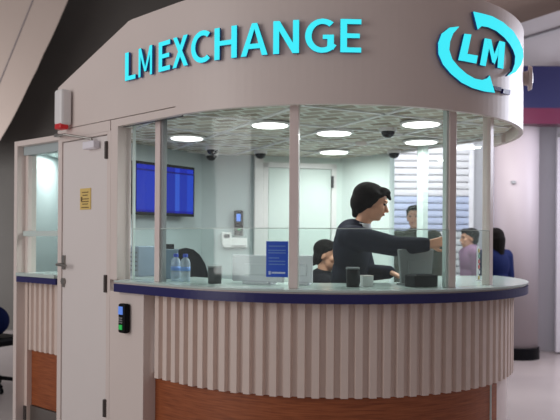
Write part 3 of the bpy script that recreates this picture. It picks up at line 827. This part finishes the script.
# the standing man
mp = (.47, 4.66, .012)
J = dict(head=(.610,4.60,1.668), tilt=(.30,.0,1), neck=(.535,4.62,1.515), chest=(.475,4.64,1.335), pelvis=(.445,4.68,.98),
  shR=(.475,4.47,1.44), elR=(.705,4.27,1.385), wrR=(.868,4.12,1.398), hdR=(.09,-.02,.02), pnR=(.1,.9,-.3),
  shL=(.52,4.80,1.455), elL=(.60,4.80,1.20), wrL=(.72,4.555,1.215), hdL=(.10,-.06,-.05), pnL=(0,0,-1),
  hipR=(.44,4.59,.93), hipL=(.46,4.77,.93), knR=(.46,4.58,.50), knL=(.50,4.79,.50), anR=(.43,4.58,.115), anL=(.47,4.80,.115), foot=(1,-.12,0), w=1.08)
person('person', 'man with thick dark hair in a navy suit reaching one arm right behind the glass', mp, J, (1,-.16,-.10), (.97,-.2,0), 'fabric', 'fabric2', 'bushy', hands=(('R',.9),('L',.35)))
# seated woman
hx = at(328, 254, 5.45); hx.z = 1.30
p0 = V((hx.x-.02, 5.47, 0))
J = dict(head=tuple(hx), tilt=(.12,0,1), neck=(hx.x-.03,5.46,1.155), chest=(hx.x-.045,5.47,.98), pelvis=(hx.x-.06,5.48,.66),
  shR=(hx.x-.02,5.31,1.07), elR=(hx.x+.04,5.26,.82), wrR=(hx.x+.24,5.30,.80), shL=(hx.x-.02,5.64,1.07), elL=(hx.x+.02,5.68,.82), wrL=(hx.x+.22,5.60,.80),
  hipR=(hx.x-.02,5.40,.64), hipL=(hx.x-.02,5.57,.64), knR=(hx.x+.36,5.38,.62), knL=(hx.x+.36,5.58,.62), anR=(hx.x+.38,5.38,.16), anL=(hx.x+.38,5.58,.16), foot=(1,0,0), w=.82)
person('person', 'woman with tied dark hair in a black jacket, seated behind the standing man', (p0.x, p0.y, .012), J, (.9,-.5,0), (1,0,0), 'fabric2', 'fabric2', 'bun')
office_chair('office_chair', 'office chair under the seated woman, mostly hidden by the counter', (hx.x-.05, 5.48, .012), R(90), .95, .42, 'chair', .56)
def stander(label, px, top_y, Y, ang, top, legs, hs, w=1):
    p = at(px, top_y, Y); s = (p.z)/1.75; f = V((math.sin(ang), -math.cos(ang), 0)); sb = V((0,0,1)).cross(f); c = V((p.x, Y, 0))
    def q(x, y, z): v = c + sb*x*s + f*y*s; return (v.x, v.y, z*s)
    J = dict(head=q(0,.03,1.625), neck=q(0,0,1.495), chest=q(0,0,1.31), pelvis=q(0,0,.95), w=w)
    for S_, k in (('L',1),('R',-1)):
        J['sh'+S_]=q(k*.18*w,0,1.425); J['el'+S_]=q(k*.215*w,-.02,1.12); J['wr'+S_]=q(k*.20*w,.12,.92); J['hip'+S_]=q(k*.09,0,.90); J['kn'+S_]=q(k*.10,.02,.50); J['an'+S_]=q(k*.10,0,.11)
    J['foot'] = tuple(f)
    return person('person', label, (c.x, c.y, 0), J, tuple(f+V((0,0,-.15))), tuple(f), top, legs, hs)
stander('customer with dark hair in an olive brown jacket beyond the rear glass post', 416, 204.5, 7.0, R(-25), 'olive', 'fabric2', 'short')
stander('person in a mauve top seen facing left beyond the right windows', 471, 229, 8.2, R(-80), 'mauve', 'fabric2', 'short', .9)
stander('person with long dark hair in a blue coat beside the right end window post', 495, 229, 7.3, R(205), 'bluec', 'fabric2', 'long', .9)

# ------------------------------------------------------------------ the hall
def struct(name, bm, m, **k): return obj(name, bm, m, kind='structure', **k)
bm = nb(); box(bm, (0,6,-.05), (26,22,.1)); struct('floor', bm, 'floor')
bm = nb(); box(bm, (6.2,6,4.55), (12.4,14,.1)); struct('ceiling', bm, 'hall_ceiling')
# dark backdrop at left
bm = nb(); box(bm, (-3.6,11.0,4), (8.0,.4,8)); struct('wall_back', bm, 'dark')
# pale sloping soffit at the upper left
Ys = 10.0
edge = [(90,-40),(80,-22),(71,-6),(68,0),(62,14),(56,28),(50,41),(44,53),(37,69),(29,85),(22,100),(15,114),(8,127),(0,140),(-20,170)]
bm = nb(); a_, b_ = [], []
poly = [at(x,y,Ys) for x,y in edge] + [at(-60,175,Ys), at(-60,-40,Ys)]
a_ = [bm.verts.new(p) for p in poly]; b_ = [bm.verts.new(p+V((-.08,.15,0))) for p in poly]
bm.faces.new(a_); bm.faces.new(b_[::-1])
for i in range(len(poly)):
    j = (i+1)%len(poly); bm.faces.new((a_[i], b_[i], b_[j], a_[j]))
struct('trim_1', bm, 'soffit')
bm = nb()
for (x0,y0,x1,y1) in ((33,0,8,62),(8,62,-20,130)):
    tube(bm, at(x0,y0,Ys-.005), at(x1,y1,Ys-.005), .006, .006, 6)
struct('trim_2', bm, 'line')
# right side: column, shutters, bulkhead, sign
p = at(522.5, 361, 8.35)
t = thing('round_column', 'wide pale round column with a black base right of the kiosk', 'column', (p.x, 8.62, 0))
bm = nb(); lathe(bm, [(.265,.0),(.265,3.4)], seg=48); obj('shaft', bm, 'column', t, local=True, smooth=False)
for q in t.children[0].data.polygons: q.use_smooth = abs(q.normal.z) < .5
bm = nb(); lathe(bm, [(.285,0),(.285,.135),(.27,.14)], seg=48); obj('base_ring', bm, 'black', t, local=True)
bm = nb(); q0 = V((-.09,-.255,2.12-.0)); box(bm, (-.12,-.255,2.13), (.05,.03,.03)); obj('fixture', bm, 'grey', t, local=True)
def shutter(lab, xa, xb, Y, z0, z1, blue=()):
    t = thing('roller_shutter', lab, 'shutter', ((xa+xb)/2, Y, 0))
    bm = nb(); bl = nb(); z = z0; k = 0
    while z < z1:
        tgt = bl if any(a < z < b for a, b in blue) else bm
        box(tgt, (0,0,z+.042), (xb-xa,.02,.076)); box(tgt, (0,-.012,z+.042), (xb-xa,.01,.04)); z += .09
    obj('slats', bm, 'slat', t, local=True)
    if blue: obj('blue_slats', bl, 'slatb', t, local=True)
    else: bl.free()
    bm = nb()
    for x in (xa-(xa+xb)/2, xb-(xa+xb)/2): box(bm, (x,0,(z0+z1)/2), (.06,.05,z1-z0))
    box(bm, (0,0.02,z1+.05), (xb-xa,.12,.16)); obj('frame', bm, 'lgrey', t, local=True)
    bm = nb(); box(bm, (0,.03,(z0+z1)/2), (xb-xa,.02,z1-z0)); obj('backing', bm, 'line', t, local=True)
    return t
shutter('white slatted roller shutter across the shopfront seen through the rear glass', .95, 2.45, 9.0, .02, 2.75, ((1.5,2.0),))
shutter('white roller shutter at the right edge of the photo, right of the column', 3.54, 5.4, 8.9, .02, 2.75)
bm = nb(); box(bm, (2.9,9.15,1.5), (6.2,.1,3.1)); struct('wall_right', bm, 'bulk')
# shop sign
t = thing('shop_sign', 'dark blue shop sign band with a magenta lower edge above the column', 'sign', (4.1, 8.2, 0))
z0, z1, z2 = at(545,124,8.2).z, at(545,108,8.2).z, at(545,66,8.2).z
bm = nb(); box(bm, (0,.1,(z1+z2)/2), (3.2,.2,z2-z1)); obj('blue_board', bm, 'signblue', t, local=True)
bm = nb(); box(bm, (0,.1,(z0+z1)/2), (3.2,.21,z1-z0-.002)); obj('magenta_strip', bm, 'magenta', t, local=True)
# bulkhead over the sign, turning towards the viewer on the right
bp = [(2.35,10.03), (3.39,8.27), (5.4,8.27)]
bm = nb()
for a, b in zip(bp, bp[1:]): wallbox(bm, a, b, 3.40, 4.18, .06)
struct('wall_bulkhead', bm, 'bulk')
bm = nb(); wallbox(bm, (2.31,10.01), (3.35,8.25), 3.965, 3.985, .03); struct('trim_3', bm, 'line')

# ------------------------------------------------------------------ light
w = bpy.data.worlds.new('hall_light'); bpy.context.scene.world = w; w.use_nodes = True
bg = w.node_tree.nodes['Background']; bg.inputs[0].default_value = (.98,.93,.95,1); bg.inputs[1].default_value = .28
def area(name, loc, target, size, e, col=(1,1,1), sy=None):
    ld = bpy.data.lights.new(name, 'AREA'); ld.energy = e; ld.color = col; ld.size = size
    if sy: ld.shape = 'RECTANGLE'; ld.size_y = sy
    o = bpy.data.objects.new(name, ld); COL.objects.link(o); o.location = loc
    o.rotation_euler = (V(target)-V(loc)).to_track_quat('-Z','Y').to_euler(); return o
area('hall_daylight_left', (-5.4, 1.2, 2.4), (-1, 4.8, 1.6), 3, 100, (1,.97,.95))
area('shopfront_daylight', (4.9, 7.0, 2.9), (1.6, 5.2, 2.3), 1.6, 140, (.84,.87,1))
area('added_fill_right', (2.5, 6.9, 2.6), (2.6, 9.0, 1.4), 1.2, 22, (.98,.96,1))  # added fill for the column and back wall, no real lamp here
area('added_shutter_fill', (1.7, 7.7, 2.9), (1.6, 9.0, 1.4), 1.0, 26, (1,.98,1))  # unseen fill, added only to whiten the shutter behind the rear glass
area('added_side_room_fill', (-1.75, 5.85, 2.1), (-1.75, 5.85, 0), .3, 7.5, (.97,1,.985))  # added light that lifts the dim side room, not a known fitting
area('added_soffit_fill', (-6.2, 8.0, 1.2), (-4.9, 10, 2.2), 1.5, 170, (.95,.98,1))  # low fill added to brighten the soffit from below, no known source

sc = bpy.context.scene
sc.view_settings.view_transform = 'Standard'; sc.view_settings.look = 'None'; sc.view_settings.gamma = 1
sc.view_settings.use_curve_mapping = False; sc.view_settings.exposure = 0
